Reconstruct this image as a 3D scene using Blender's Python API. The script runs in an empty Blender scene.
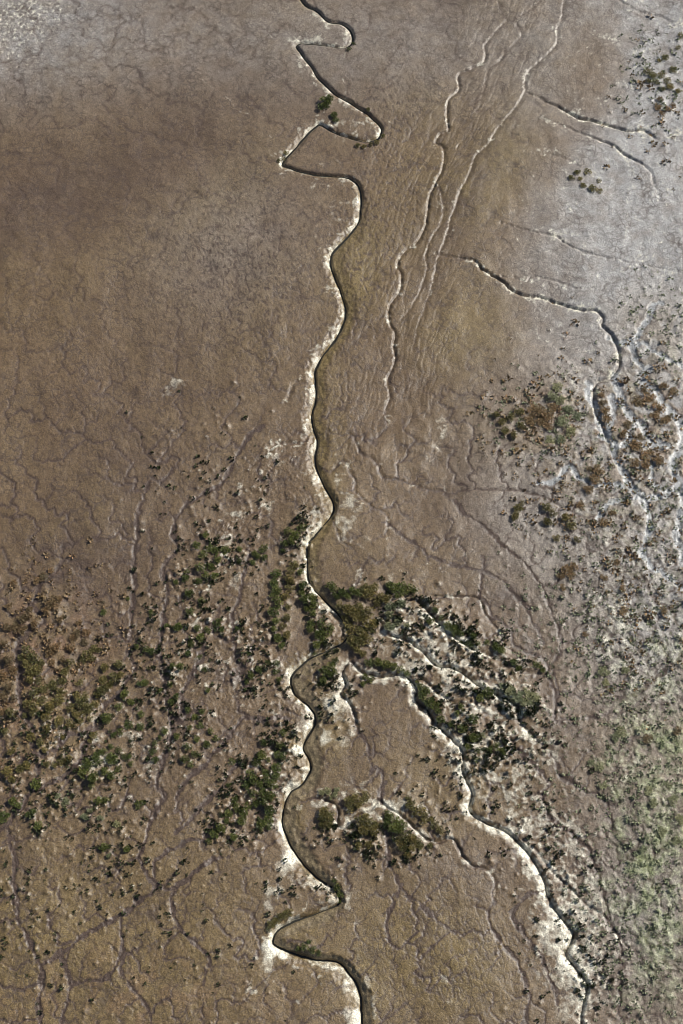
import bpy, math, random
import numpy as np
from mathutils import Vector

# ------------------------------------------------------------------ camera, world, sun
scene = bpy.context.scene
W, H_PX = 683, 1024
ALT = 180.0                                   # flying height in metres
TILT = math.radians(25.0)                     # off nadir
FPX = 1422.0                                  # focal length in pixels
cam_data = bpy.data.cameras.new('camera')
cam_data.sensor_fit = 'VERTICAL'
cam_data.sensor_height = 24.0
cam_data.lens = 24.0 * FPX / H_PX
cam_data.clip_start = 1.0
cam_data.clip_end = 20000.0
cam = bpy.data.objects.new('camera', cam_data)
scene.collection.objects.link(cam)
cam.location = (0, 0, ALT)
cam.rotation_euler = (TILT, 0, 0)
scene.camera = cam

SUN_EL, SUN_AZ = math.radians(35), math.radians(62)     # azimuth clockwise from +Y
world = bpy.data.worlds.new('World')
scene.world = world
world.use_nodes = True
nt = world.node_tree
bg = nt.nodes['Background']
sky = nt.nodes.new('ShaderNodeTexSky')
sky.sky_type = 'NISHITA'
sky.sun_disc = False
sky.sun_elevation = SUN_EL
sky.sun_rotation = SUN_AZ
sky.altitude = 0
nt.links.new(sky.outputs[0], bg.inputs['Color'])
bg.inputs['Strength'].default_value = 0.05
sd = Vector((math.sin(SUN_AZ) * math.cos(SUN_EL), math.cos(SUN_AZ) * math.cos(SUN_EL), math.sin(SUN_EL)))
sun_data = bpy.data.lights.new('sun', 'SUN')
sun_data.energy = 5.0
sun_data.angle = math.radians(0.5)
sun_data.color = (1.0, 0.955, 0.87)
sun = bpy.data.objects.new('sun', sun_data)
sun.rotation_euler = sd.to_track_quat('Z', 'Y').to_euler()
scene.collection.objects.link(sun)
scene.view_settings.view_transform = 'Standard'
scene.view_settings.look = 'None'
scene.view_settings.gamma = 1.0
scene.view_settings.exposure = 0.22
scene.view_settings.use_curve_mapping = False
scene.cycles.max_bounces = 5
scene.cycles.diffuse_bounces = 3
scene.cycles.filter_width = 1.0

# ------------------------------------------------------------------ survey: photo position -> ground position
CT, ST = math.cos(TILT), math.sin(TILT)
def ground(u, v):
    """point of the flat ground seen at (u, v); arrays allowed"""
    dx = (np.asarray(u, float) - W / 2) / FPX
    dy = (H_PX / 2 - np.asarray(v, float)) / FPX
    t = ALT / (CT - dy * ST)
    return dx * t, (dy * CT + ST) * t
def row_scale(y):
    """metres per pixel for the row of ground at distance y"""
    return (y * ST + ALT * CT) / FPX
def v_of_y(y):
    dy = (y * CT - ALT * ST) / (y * ST + ALT * CT)
    return H_PX / 2 - dy * FPX

# ------------------------------------------------------------------ noise helpers (numpy)
def _hash(ix, iy, seed):
    h = (ix.astype(np.int64) * 374761393 + iy.astype(np.int64) * 668265263 + seed * 1442695041) & 0xffffffff
    h = ((h ^ (h >> 13)) * 1274126177) & 0xffffffff
    h = ((h ^ (h >> 16)) * 2246822519) & 0xffffffff
    return (h ^ (h >> 15)) & 0xffffffff
def vnoise(x, y, seed=0):
    ix, iy = np.floor(x), np.floor(y)
    fx, fy = (x - ix).astype(np.float32), (y - iy).astype(np.float32)
    def g(ox, oy):
        a = _hash(ix + ox, iy + oy, seed).astype(np.float32) * np.float32(2 * math.pi / 4294967296.0)
        return np.cos(a) * (fx - ox) + np.sin(a) * (fy - oy)
    sx, sy = fx * fx * fx * (fx * (fx * 6 - 15) + 10), fy * fy * fy * (fy * (fy * 6 - 15) + 10)
    a, b = g(0, 0), g(1, 0)
    n0 = a + sx * (b - a)
    a, b = g(0, 1), g(1, 1)
    n1 = a + sx * (b - a)
    return (n0 + sy * (n1 - n0)) * 1.5
def fbm(x, y, octs, seed=0, gain=0.5):
    s, amp = 0, 1.0
    for k in range(octs):
        s = s + amp * vnoise(x * 2 ** k + 17.3 * k, y * 2 ** k - 9.1 * k, seed + k)
        amp *= gain
    return s
def voronoi(x, y, seed=0, jit=0.9):
    ix, iy = np.floor(x), np.floor(y)
    f1 = np.full(x.shape, 9.0, np.float32); f2 = f1.copy(); cid = np.zeros(x.shape, np.float32)
    for ox in (-1, 0, 1):
        for oy in (-1, 0, 1):
            cx, cy = ix + ox, iy + oy
            h = _hash(cx, cy, seed)
            px = cx + 0.5 + jit * ((h & 0xffff) / 65536.0 - 0.5)
            py = cy + 0.5 + jit * ((h >> 16) / 65536.0 - 0.5)
            d = np.hypot(x - px, y - py).astype(np.float32)
            near = d < f1
            f2 = np.where(near, f1, np.minimum(f2, d))
            cid = np.where(near, ((h >> 5) & 1023) / 1023.0, cid)
            f1 = np.where(near, d, f1)
    return f1, f2, cid
def sstep(a, b, x):
    t = np.clip((x - a) / (b - a), 0, 1)
    return t * t * (3 - 2 * t)

# ------------------------------------------------------------------ terrain grid (rows of constant y, columns fan out gently)
STEP = 0.88
M = 56
vs = np.arange(H_PX + M, -M - 0.1, -STEP)
y_in = ground(341.5, vs)[1]
lo, hi = y_in[0], y_in[-1]
y_near = lo - np.cumsum(np.geomspace(0.2, 420, 42))[::-1]
y_far = hi + np.cumsum(np.geomspace(0.3, 700, 46))
ys = np.concatenate([y_near, y_in, y_far])
k_in = np.arange(-(W / 2 + M), W / 2 + M + 0.1, STEP)
ext = np.cumsum(np.geomspace(1.5, 4200, 44))
ks = np.concatenate([k_in[0] - ext[::-1], k_in, k_in[-1] + ext])
rs = np.clip(row_scale(ys), row_scale(lo), row_scale(hi))
NR, NC = len(ys), len(ks)
X = (rs[:, None] * ks[None, :]).astype(np.float64)
Y = np.repeat(ys[:, None], NC, 1)
# photo-like survey coordinates, used only as map coordinates for the regions
U = np.repeat(np.clip(ks, -900, 900)[None, :] + W / 2, NR, 0)
V = np.repeat(np.clip(v_of_y(np.clip(ys, -200, 900)), -1200, 2200)[:, None], NC, 1)
inside = (sstep(-420, -M, U) * sstep(W + 420, W + M, U) * sstep(-420, -M, V) * sstep(H_PX + 420, H_PX + M, V)).astype(np.float32)
inside *= ((ks[None, :] >= k_in[0] - 60) & (ks[None, :] <= k_in[-1] + 60) & (ys[:, None] >= lo - 8) & (ys[:, None] <= hi + 10))
Z = np.zeros((NR, NC), np.float32)

def blob(u, v, ru, rv, ang=0.0, p=1.0):
    a = math.radians(ang)
    du, dv = U - u, V - v
    a1, a2 = (du * math.cos(a) + dv * math.sin(a)) / ru, (-du * math.sin(a) + dv * math.cos(a)) / rv
    return np.exp(-(a1 * a1 + a2 * a2) ** p).astype(np.float32)
def blobs(*rows):
    out = np.zeros((NR, NC), np.float32)
    for r in rows:
        out = 1 - (1 - out) * (1 - np.clip(r[0] * blob(*r[1:]), 0, 1))
    return out

def P(s):
    return [tuple(float(c) for c in q.split(',')) for q in s.split()]
def smooth(pts, wob=0.5, seed=1):
    """Catmull-Rom through the surveyed points, with a small natural wander"""
    a = np.array(pts, float)
    a = np.vstack([2 * a[0] - a[1], a, 2 * a[-1] - a[-2]])
    out = []
    for i in range(1, len(a) - 2):
        n = max(2, int(np.hypot(*(a[i + 1][:2] - a[i][:2])) / 2.2))
        for t in np.arange(n) / n:
            p0, p1, p2, p3 = a[i - 1], a[i], a[i + 1], a[i + 2]
            q = 0.5 * (2 * p1 + (p2 - p0) * t + (2 * p0 - 5 * p1 + 4 * p2 - p3) * t * t + (3 * p1 - p0 - 3 * p2 + p3) * t ** 3)
            q[2:] = p1[2:] + (p2[2:] - p1[2:]) * t
            out.append(q)
    out.append(a[-2])
    o = np.array(out)
    rg = np.random.RandomState(seed)
    w = rg.randn(len(o), 2)
    for _ in range(2):
        w[1:-1] = (w[:-2] + w[1:-1] + w[2:]) / 3
    o[:, :2] += w * wob
    k = np.hanning(13); k /= k.sum()
    lw = np.stack([np.convolve(np.pad(rg.randn(len(o)), 6, 'edge'), k, 'valid') for _ in range(2)], 1)
    o[:, :2] += lw * wob * (2.2 if wob > 1 else 0.9)
    return o

def stamp(paths, reach):
    """distance (in pixels of the row), side and carried widths from a set of lines: columns u v A B D"""
    dist = np.full((NR, NC), 1e3, np.float32)
    side = np.zeros((NR, NC), np.float32)
    car = np.zeros((3, NR, NC), np.float32)
    for p in paths:
        wx, wy = ground(p[:, 0], p[:, 1])
        for i in range(len(p) - 1):
            ax, ay, bx, by = wx[i], wy[i], wx[i + 1], wy[i + 1]
            sc = row_scale(0.5 * (ay + by)); pad = reach * sc * 1.05
            r0, r1 = np.searchsorted(ys, [min(ay, by) - pad, max(ay, by) + pad])
            if r1 <= r0: continue
            c0, c1 = np.searchsorted(ks, [(min(ax, bx) - pad) / sc - 3, (max(ax, bx) + pad) / sc + 3])
            if c1 <= c0: continue
            sx, sy = X[r0:r1, c0:c1] - ax, Y[r0:r1, c0:c1] - ay
            ex, ey = bx - ax, by - ay
            L2 = ex * ex + ey * ey + 1e-9
            t = np.clip((sx * ex + sy * ey) / L2, 0, 1)
            d = np.hypot(sx - t * ex, sy - t * ey) / sc
            m = d < dist[r0:r1, c0:c1]
            sd_ = np.sign(ex * sy - ey * sx)
            dist[r0:r1, c0:c1][m] = d[m]
            side[r0:r1, c0:c1][m] = sd_[m]
            for k in range(3):
                car[k][r0:r1, c0:c1][m] = (p[i, 2 + k] + (p[i + 1, 2 + k] - p[i, 2 + k]) * t)[m]
    return dist, side, car

# ------------------------------------------------------------------ surveyed lines
# main creek: u, v, width of the bank on the right hand going down, width on the left hand, depth
MAIN = P("""262,-110,5,5,.7 285,-40,5,5,.7 301,0,4,5,.7 316.7,10,5,4,.7 329,21,5,3,.7 341,22,6,3,.7 350,28,7,4,.8 353,37,7,4,.8 350,44,6,4,.8
342.5,47.5,4,3,.7 328,45.5,3,3,.6 298.5,43,5,3,.7 300,51,5,4,.7 309,63,5,4,.7 317.6,76,5,4,.7 328,87,5,5,.8 342.5,98,5,4,.8
363,110,5,4,.8 377.6,121.5,7,4,.8 382,129,7,4,.8 377.6,138,6,4,.8 366,140.5,5,4,.7 351,138,4,3,.7 334,131,3,4,.7 320.5,124.5,4,5,.7
315,126,7,6,.7 298.5,143.5,6,8,.7 282.5,162,6,8,.7 291,167.5,5,4,.7 313,173,4,4,.7 342.5,175.7,4,3,.7 353,179,5,4,.8
359.5,187,6,5,.8 361,206,6,7,.8 358.6,221,7,12,.8 348,234,7,15,.8 333.7,250,7,16,.8 331,262,7,16,.8 335,277,6,15,.8 341,293,6,14,.8
345.4,312,7,12,.8 342.5,323.5,7,12,.8 333.7,339.6,8,13,.8 322,355.7,9,12,.8 315.5,368,9,12,.8 315.5,383.4,10,12,.8 316.7,395,11,13,.8
312.3,412.7,10,14,.8 313,427,10,14,.8 317.6,442,10,14,.8 314.7,456.6,9,14,.8 317.6,470,10,8,.8 325,486,11,7,.8 333.7,503.5,12,5,.8
330.8,515,10,6,.8 319,530,9,10,.8 308.8,543,9,14,.8 306.8,561,8,15,.8 308.8,578.6,8,14,.8 317.6,591.7,8,10,.8 328,602,8,7,.9
341,616.6,8,5,.9 347.8,630,9,4,.9 345.4,638.6,7,5,.9 330.8,647.4,6,13,.9 310,657,7,17,.9 295.6,669,7,18,.9 290.7,681,8,20,.9
297,695.7,10,18,.9 310,706,11,16,.9 314.7,716,13,14,1 313.5,726,13,14,1 305.4,738.6,11,17,1 303,746,9,18,.9 308,756,12,16,1 310.7,768,14,15,1
302.5,782.5,9,16,1 290.8,790.7,6,16,.9 283.5,809,6,18,.9 283.5,826,8,18,1 290.8,844,11,17,1 302.5,861.5,12,16,1 319.6,879.5,14,12,1
334,888,15,7,1 340,901.5,9,7,1 328,908,5,12,.9 308,915.5,5,15,.9 287,923.5,5,16,.9 275.6,932,6,16,.9 272.7,941,7,13,.9 281.5,948,10,9,1
299,955,12,8,1 319.6,959.5,13,7,1 337,961.5,13,6,1 349,972,15,7,1.1 357.6,986,14,9,1.1 361.4,1004,14,12,1.1 362,1024,14,14,1.1 358,1070,13,14,1.1 340,1130,13,14,1.1""")
# smaller creeks: (default right-hand width, left-hand width, depth), points
CREEKS = [
 ((1.5,3.5,.24), "506.5,21 495.7,32 485,45 484.5,58.6 471,68 458,74 459,88 449,101 447,117 448,129 440,133 435.6,142 443,146.4 443,164 435.6,181.6 429,195 427,218 418,240 405,250 396,265 401,274 399,291 390,306 389,323.5 395,335 393,347 395,361.6 387,379 389,395 386,410 388,424"),
 ((1.4,2.6,.15), "435.6,181 440,192 443.5,206 441.5,221 432.7,235.6 425.4,254.7 427,268 421,288 410.7,309 397.6,323.5"),
 ((1.5,4,.17), "575,-60 564.5,0 561.5,17.6 555.7,32 557,42.5 547,55.6 529,71.7 524,85 523.5,93.7 513,110 497,129 488,143.5 476.6,155 467.8,175.7 459,196 452,215 446,235 438,260 430,290 420,320 412,350"),
 ((2.4,2.4,.15), "513,20.5 522,35 509,50 497,63 488,72 484,90 478,110"),
 ((2.2,2.2,.15), "490,-20 499,5 506,19"), ((2,2,.12), "560,-30 540,2 513,20"),
 ((2.4,2.8,.34), "525.5,93.7 541.6,99.6 560.6,107.8 579.6,118.6 594,120.6 612,126 629.4,130 644,130 658.7,138.5 683,130 730,118"),
 ((2.2,2.6,.30), "541.6,118.6 571,129 594,137 615,146.4 626.5,155 641,162.5 651,172.8 654,181.6 660,200"),
 ((1.8,2,.22), "541.6,153.7 562,158 579.6,165.4 594,175.7"),
 ((1.8,2.2,.26), "600,-8 617.7,0 638,11.7 658.7,15 675,22 700,16"),
 ((1.5,1.6,.10), "590,30 625,42 660,48 690,50"),
 ((3.2,3.2,.30), "435.6,253 453,256.7 473.7,260.5 482.5,268 497,276.6 506,282.5 514.7,291 538,296.5 561.5,303 582.6,310 597,311 603.6,318.6 601.6,326 612,334.7 618,346.4 619,361 612,375.7 597,381.5 594,394.6 595.7,412 603,427 609,447 614.8,465 628,481"),
 ((1.6,2,.22), "500,222 515,226 535.7,232 556,236.6 571,247 600,255.6 635,263 683,273 720,280"),
 ((1.8,2,.22), "500.6,276 515,276.7 527,280.5 532.8,276 556,280.5 576.7,288 593,288"),
 ((2.4,2.4,.22), "403,599 412.7,598 439,596.6 456.6,597.5 475.7,598 483,607 484.5,612.7 497.6,630 506.4,645 518,656.6"),
 ((3.4,4,.34), "389,620 400,607 412.7,600 430,612.7 445,630 459.6,642 477,651 500.6,659.6 524,671 550,677"),
 ((4.5,4.5,.42), "383,634 392,636 404,638.5 418.6,648 430,659.6 439,666 453.7,668 468,677 483,687.4 500.6,696 518,706.4 519.6,721 532.8,735.7 550,753"),
 ((8,3.6,.46), "350,660 360,670.7 380.5,675.7 398,674 411,678.6 417,689 415.6,700.5 426,709 433,719.6 445,732.8 461,747.4 464,760 463,772 472.7,792.7 469.8,810 486,822 506.4,830.8 518,841 530,854 541.6,872 547.4,892 556,910 572,930 573.8,939 566.5,951 571,962.5 585.5,980 587,992 581,1021 580,1060 590,1120"),
 ((3,2.6,.22), "520,838 535,850 550,869 568,886 585.5,904 609,920 620.6,939 641,956.6"),
 ((3.5,3.5,.34), "412,680 418.6,677 430,686 450.8,702 477,709 494.7,718"),
 ((6,3,.42), "352.7,658 346,664 342.5,672 345.4,684 341,692.8 352,706 355,721 358,732.7"),
 ((2.6,3,.26), "290.8,795.7 301,801.5 314,799.5 328.8,801.5 337,808.8 337.6,823.5 343.5,829 352,819 369.8,811.8 375.7,803 380,801 389,808.8 404,819 421.5,836.6 436,842 450.8,838 459.6,848 462.5,857 472.7,866 486,870 495,880.5 495,898"),
 ((3.2,3,.30), "314,383.4 303,382.5 294,384 289.8,395 284,404"),
 ((3,3,.26), "314,434.7 307,436.7 301.5,443.5 278,443.5 263.4,456.6 251.7,465.4"),
 ((3,3.5,.32), "330,510.8 316,512 306,510 301.5,519.6"),
 ((2.2,3,.12), "317.6,437.6 323.5,432 342.5,435.5 352.7,434.7 361.5,453.7 374.7,461 383.5,475.7 404,481.5 439,490 480,489 521,491 544.5,498.6 559,506 579.6,516 600,516 638,517.6"),
 ((2.2,3,.15), "318,467 330.8,472 342.5,461 354,477 357,491.8 371.8,506.4 386.4,515 386.4,535.7"),
 ((4,4,.5), "302.5,744.4 293.7,755.5 279,750 270,750"), ((3,3,.3), "270,778 267,773.7 252.7,766 238,765 228,760"),
 ((2,2,.15), "288,841 276,842 267,845.5"), ((2.4,2.4,.16), "296,955.7 281.5,966 264,980.5 246,998 238,1008"),
 ((2,2,.15), "333,508 336,525 341,540 352,548"), ((2,2,.14), "319,962 315,975 318,985 300,1000"),
 ((1.8,1.8,.13), "366,560 356,585"), ((5,3,.3), "331,604 320,602 314,600"),
]
# shallow runnels: smooth, dark wet mud in the bottom
RUNS = [
 ((2.5,2.5,.10), "264,426 246,437.6 236,452 228.8,472.7 217,487 196.6,499 179,513.7 176,531 176,549 163,569 167,592.8 163,617.6 160,650 163,667 166,688 170,711 179,720 188,714"),
 ((2.5,2.5,.10), "170,711 170,735 161.5,764 158,788 164,799.6 152,817 143.5,846.5 140.6,861 155,885 157,886"),
 ((2.6,2.6,.10), "150,480 138,520 135,560 132,609 131,650 133.7,670 117.6,691 106,708 93.7,729 83.5,744 79,761.5 61.5,777.6 38,788 17.6,811 0,829 -40,850"),
 ((3.6,3.6,.12), "60,560 32,604 44,620 17.6,645 22,671 20.5,697.6 29,729 38,755.6 58.6,744 70,735 93,729"),
 ((2.4,2.4,.10), "38,755 38,770 30,790"),
 ((2.6,2.6,.10), "5,820 14.6,860 14.6,896.6 25.6,933 40,962.5 38,999 40,1024 36,1080"),
 ((2.6,2.6,.11), "227,853 200,868 172,889 157,885.6 146,896.6 121,915 88,933 64,951.5 44,966"),
 ((2.2,2.2,.09), "121,918 121,955 106,977 88,981 69.5,981 64,955"), ((2,2,.08), "199,837.6 175.7,846 158,861 155,881.6"),
 ((2,2,.08), "172,889 170,905 178,925 195,945 210,960 205,985"),
 ((2,2,.08), "121,955 130,985 150,1010 155,1050"), ((2,2,.08), "64,955 70,985 60,1024"),
 ((3,3,.10), "287,718.6 264,720 246,717 234.7,727 226,743.5 208,761 188,778.6 175,800"),
 ((2,2,.08), "240,764 232,771 214.6,794 200,809 190,820 175,835"),
 ((3,3,.10), "205,640 198,665 185,690 182,705 179,720"), ((2,2,.08), "236,640 241,670 246,690 240,700"),
 ((2,2,.08), "250,555 240,590 232,620 235,650 243,668"),
 ((2.4,2.4,.10), "518,749 532.8,766 547.4,787 541.6,807 559,825 579.6,839.6 594,860 600,880.6 604.5,900 609,921.5 620.6,942 623.6,977 618,1000 630,1040"),
 ((2.4,2.4,.10), "550,753 560,775 585,790 605,800 612,820 625,845 650,870"),
 ((2.4,2.4,.10), "495,898 489,909.8 490.8,927 501,942 515.7,962.5 527,986 527,1024 530,1070"),
 ((2,2,.08), "388,820 388,857 401,883.5 412.7,898 430,915 452,930"), ((1.8,1.8,.07), "401,883 396,900 388,920 386,935"),
 ((2.2,2.2,.08), "543,889 525,897 516,905 512,915 520,930 535,945 550,975 560,1010"),
 ((1.8,1.8,.08), "440,490 470,515 500,540 530,570 548,600 560,640 553,665 560,700"),
 ((1.8,1.8,.07), "380,520 410,540 440,560 490,575 520,600 540,640"),
 ((2.2,2.2,.08), "483,560 483,600 505,625 520,650 545,660 552,690 556,715"),
 ((1.8,1.8,.07), "362,735 372,760 383,777 378,800"), ((1.6,1.6,.06), "375,735 368,775"),
 ((1.8,1.8,.07), "560,720 590,716 630,712 683,700"), ((1.8,1.8,.07), "556,690 600,700 640,690 683,655"),
]
# smooth drainage flats on the right, thin water, its sky reflection painted into the colour
WIDE = [((3,3,.2), "640,500 648,520 640,545 655,570 690,590"), ((3,3,.2), "606,436 620,445 641,424"), ((2.6,2.6,.2), "655,440 650,470 660,497"), ((2.6,2.6,.2), "600,516 618,500 640,500"), ((2.6,2.6,.2), "612,340 640,345 670,360 700,365"), ((3,3,.2), "640,368 632,350 640,330 660,300"), ((5,5,.2), "640,368 650,385 660,399 675,416 690,440 720,470"), ((4,4,.2), "612,376 618,397 630,415 641,424 655,440 672,446"),
 ((3.5,3.5,.2), "594,380 593,400 596,418 606,436 611,450 616,466 628,482 640,500 660,497 683,480 720,470"),
 ((3,3,.2), "612,397 613,420 606,434"), ((2.6,2.6,.18), "628,482 600,490 570,470 560,478 545,482"), ((4,4,.2), "683,438 672,470 684,500 676,530 690,570")]

def lines(rows, seed0, wob=0.55):
    out = []
    for i, (w, s) in enumerate(rows):
        pts = P(s)
        n = len(pts)
        q = []
        for j, p in enumerate(pts):
            taper = min(1.0, 0.35 + 0.65 * (n - 1 - j) / max(1, min(4, n - 1))) * min(1.0, 0.5 + 0.5 * j / max(1, min(3, n - 1)))
            q.append(p + (w[0], w[1], w[2] * taper * (1.0 if seed0 == 90 else 1)))
        out.append(smooth(q, wob, seed0 + i))
    return out
MAIN = [(u, v, a, b * (0.75 if v < 230 else 1), d * (0.55 if v < 230 else 0.72)) for u, v, a, b, d in MAIN]
main = smooth(MAIN, 0.55, 3)
creeks, runs, wide = lines(CREEKS, 20, 0.7), lines(RUNS, 90, 1.3), lines(WIDE, 140, 1.8)

# edge crumble used by all banks
n_small = vnoise(X / 0.55, Y / 0.55, 5)
n_mid = vnoise(X / 1.6, Y / 1.6, 6)
dM, sM, cM = stamp([main], 40)
dC, sC, cC = stamp(creeks, 22)
dR, sR, cR = stamp(runs, 16)
dW, sW, cW = stamp(wide, 26)

def profile(d, side, car, pw, crumble, notch_w, notch_d):
    """asymmetric bank profile; returns height and nearness to the line (0..1)"""
    w = np.where(side < 0, car[0], car[1]) + 1e-3      # negative side = right hand going down the photograph
    dd = np.clip(d + crumble, 0, None)
    t = np.clip(1 - dd / w, 0, 1)
    nw = np.minimum(notch_w, w * 0.6)
    h = -car[2] * t ** pw * (1 - 0.25 * t)
    h -= notch_d * car[2] * sstep(0.12, 0.4, car[2]) * sstep(nw, nw * 0.35, d)
    return h.astype(np.float32), t.astype(np.float32)

# ------------------------------------------------------------------ regions
SH = lambda *r: blobs(*r)
warpx, warpy = fbm(X / 9, Y / 9, 3, 31), fbm(X / 9, Y / 9, 3, 41)
big = fbm(X / 22, Y / 22, 4, 51)
mid = fbm(X / 4.5, Y / 4.5, 3, 61)
Uw, Vw = U + 18 * warpx, V + 18 * warpy

right_marsh = sstep(0, 70, (Uw - (520 + 0.12 * (Vw - 400)))) * sstep(320, 410, Vw + 0.35 * (Uw - 560))     # rough pale marsh, lower right
right_marsh *= 1 - 0.75 * blobs((1, 540, 620, 48, 95, -28, 2), (.8, 575, 770, 20, 60, -20, 2), (.9, 500, 540, 35, 60, -20, 2))
upper_right = sstep(500, 590, Uw + 0.25 * (Vw - 100)) * sstep(420, 330, Vw)                       # silvery flat, upper right
striate = blobs((1, 455, 130, 42, 170, 22, 2), (.85, 385, 240, 45, 170, 8, 2), (.7, 360, 420, 40, 60, 0, 2), (.7, 410, 400, 45, 70, 0, 2), (1, 505, 60, 45, 90, 28, 2), (.9, 425, 300, 40, 120, 12, 2))
left_flat = sstep(330, 260, Uw) * sstep(560, 430, Vw)
left_marsh = sstep(300, 250, Uw) * sstep(500, 590, Vw)
fan = blobs((1, 440, 655, 75, 42, 25, 2), (1, 500, 740, 60, 60, 40, 2), (1, 555, 860, 45, 110, -25, 2), (.8, 575, 960, 40, 80, -12, 2), (.7, 380, 812, 70, 32, 15, 2))
lee = blobs((1, 285, 480, 35, 60, 10, 1.5), (.9, 240, 520, 25, 70, 18, 2), (.8, 235, 590, 26, 70, 10, 2), (.8, 250, 660, 40, 60, 10, 2), (.8, 205, 640, 50, 90, 10, 2),
            (.7, 290, 760, 30, 90, 0, 2))

# ------------------------------------------------------------------ relief
det = inside
Z += 0.35 * big * det + (0.075 * mid + 0.018 * n_mid + 0.09 * mid * SH((1, 430, 450, 60, 60, 0, 1.5))) * det
# banks of main creek pull the large relief flat so that its depth stays even
near_main = np.exp(-(dM / 26) ** 2) * 1.0
Z *= 1 - 0.7 * near_main
hM, tM = profile(dM, sM, cM, 1.25, (1.7 * n_small + 2.2 * n_mid) * sstep(1.0, 5.0, dM), (2.0 + 1.0 * mid + 0.8 * n_mid).clip(1.2, 3.6), 0.55)
hC, tC = profile(dC, sC, cC, 1.1, 1.0 * n_small + 0.8 * n_mid, 1.7, 0.8)
cR[0] *= 1.05; cR[1] *= 1.05
hR, tR = profile(dR, sR, cR, 0.6, 1.5 * n_small + 2.6 * n_mid + 1.2 * vnoise(X / 3.5, Y / 3.5, 8), 0.1, 0)
cW[:2] *= 1.3
hW, tW = profile(dW, sW, cW, 0.45, 1.3 * n_small + 1.8 * n_mid, 0.1, 0)
Z += np.minimum(np.minimum(hM, hC), 0) + hR * (1 - tM) + 1.6 * hW

# dendritic network of tiny gullies: warped cell edges, three sizes
def cells(size, seed, wamp, ax=1.0, rot=0.0):
    a = math.radians(rot)
    wx, wy = X + wamp * warpx * size * 0.5 + 0.32 * size * vnoise(X / size * 1.7, Y / size * 1.7, seed + 3), Y + wamp * warpy * size * 0.5 + 0.32 * size * vnoise(X / size * 1.7, Y / size * 1.7, seed + 4)
    p, q = (wx * math.cos(a) + wy * math.sin(a)) / size, (-wx * math.sin(a) + wy * math.cos(a)) / (size * ax)
    f1, f2, cid = voronoi(p, q, seed)
    return f1, f2 - f1, cid
gate = sstep(-0.25, 0.35, fbm(X / 6.5, Y / 6.5, 2, 71))
_, e1, id1 = cells(4.6, 101, 1.0, 1.5, -35)       # about 30 px cells, elongated down-left
_, e2, id2 = cells(1.9, 111, 1.0, 1.3, -40)
f3, e3, id3 = cells(0.95, 121, 1.0, 1.0)
line1 = sstep(0.08, 0.0, e1) * (0.35 + 0.65 * gate)
line2 = sstep(0.15, 0.0, e2) * (0.25 + 0.75 * gate)
line3 = sstep(0.22, 0.0, e3)
strong = np.clip(0.35 + 0.5 * left_marsh + 0.25 * sstep(380, 560, V), 0, 1)
Z -= det * (1 - 0.8 * upper_right) * (0.03 * line1 * strong + 0.012 * line2 * (0.4 + 0.6 * strong) + 0.004 * line3)
# fine combed texture of the left flat
ca, sa = math.cos(math.radians(-38)), math.sin(math.radians(-38))
pa, qa = X * ca + Y * sa, -X * sa + Y * ca
comb = 1 - np.abs(vnoise(pa / 5.0 + warpx, qa / 0.75 + 0.6 * warpy, 211)) * 2.4
comb2 = vnoise(pa / 2.0, qa / 0.45 + 0.6 * warpy, 212)
Z -= det * (0.1 + 0.9 * left_flat) * (1 - right_marsh) * (0.008 * np.clip(comb, 0, 1) ** 2 + 0.007 * comb2) * (1 - 0.7 * striate)

# drainage: rain is routed over a rough copy of the flat, and its rills are cut where the water gathers
import heapq
c_lo, c_hi = np.searchsorted(ks, [k_in[0] - 0.01, k_in[-1] + 0.01]); r_lo, r_hi = np.searchsorted(ys, [lo - 1e-6, hi + 1e-6])
Xc, Yc = X[r_lo:r_hi:2, c_lo:c_hi:2], Y[r_lo:r_hi:2, c_lo:c_hi:2]
nr, nc = Xc.shape
allp = np.vstack([np.stack(ground(p[:, 0], p[:, 1]), 1) for p in [main] + creeks + runs])
Xs, Ys = Xc[::5, ::5], Yc[::5, ::5]
ds = np.empty(Xs.shape)
for i in range(Xs.shape[0]):
    ds[i] = np.sqrt(np.min((Xs[i][:, None] - allp[None, :, 0]) ** 2 + (Ys[i][:, None] - allp[None, :, 1]) ** 2, axis=1))
def bil(a, fi, fj):
    fi, fj = np.clip(fi, 0, a.shape[0] - 1.001), np.clip(fj, 0, a.shape[1] - 1.001)
    i, j = fi.astype(int), fj.astype(int); ti, tj = fi - i, fj - j
    return a[i, j] * (1 - ti) * (1 - tj) + a[i + 1, j] * ti * (1 - tj) + a[i, j + 1] * (1 - ti) * tj + a[i + 1, j + 1] * ti * tj
II, JJ = np.mgrid[0:nr, 0:nc].astype(float)
dfar = bil(ds, II / 5, JJ / 5)
sub = (slice(r_lo, r_hi, 2), slice(c_lo, c_hi, 2))
h = 0.05 * dfar ** 0.8 + 0.016 * Yc - 0.006 * Xc + 0.20 * fbm(Xc / 7, Yc / 7, 3, 501) + 0.24 * fbm(Xc / 1.8, Yc / 1.8, 3, 511) + 0.05 * np.random.RandomState(4).rand(nr, nc)
onl = (dM[sub] < 1.6) | (dC[sub] < 1.4) | (dR[sub] < 1.6)
h = np.where(onl, h - 3.0 + 0.2 * (dM[sub] > 1.6), h)
hh = h.ravel().tolist(); done = bytearray(nr * nc); rec = [-1] * (nr * nc); order = []
pq = []
for i in range(nr):
    for j in ((0, nc - 1) if 0 < i < nr - 1 else range(nc)):
        q = i * nc + j; done[q] = 1; pq.append((hh[q], q))
for q in np.flatnonzero((dM[sub] < 1.6).ravel()).tolist():
    if not done[q]: done[q] = 1; pq.append((hh[q], q))
heapq.heapify(pq)
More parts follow.
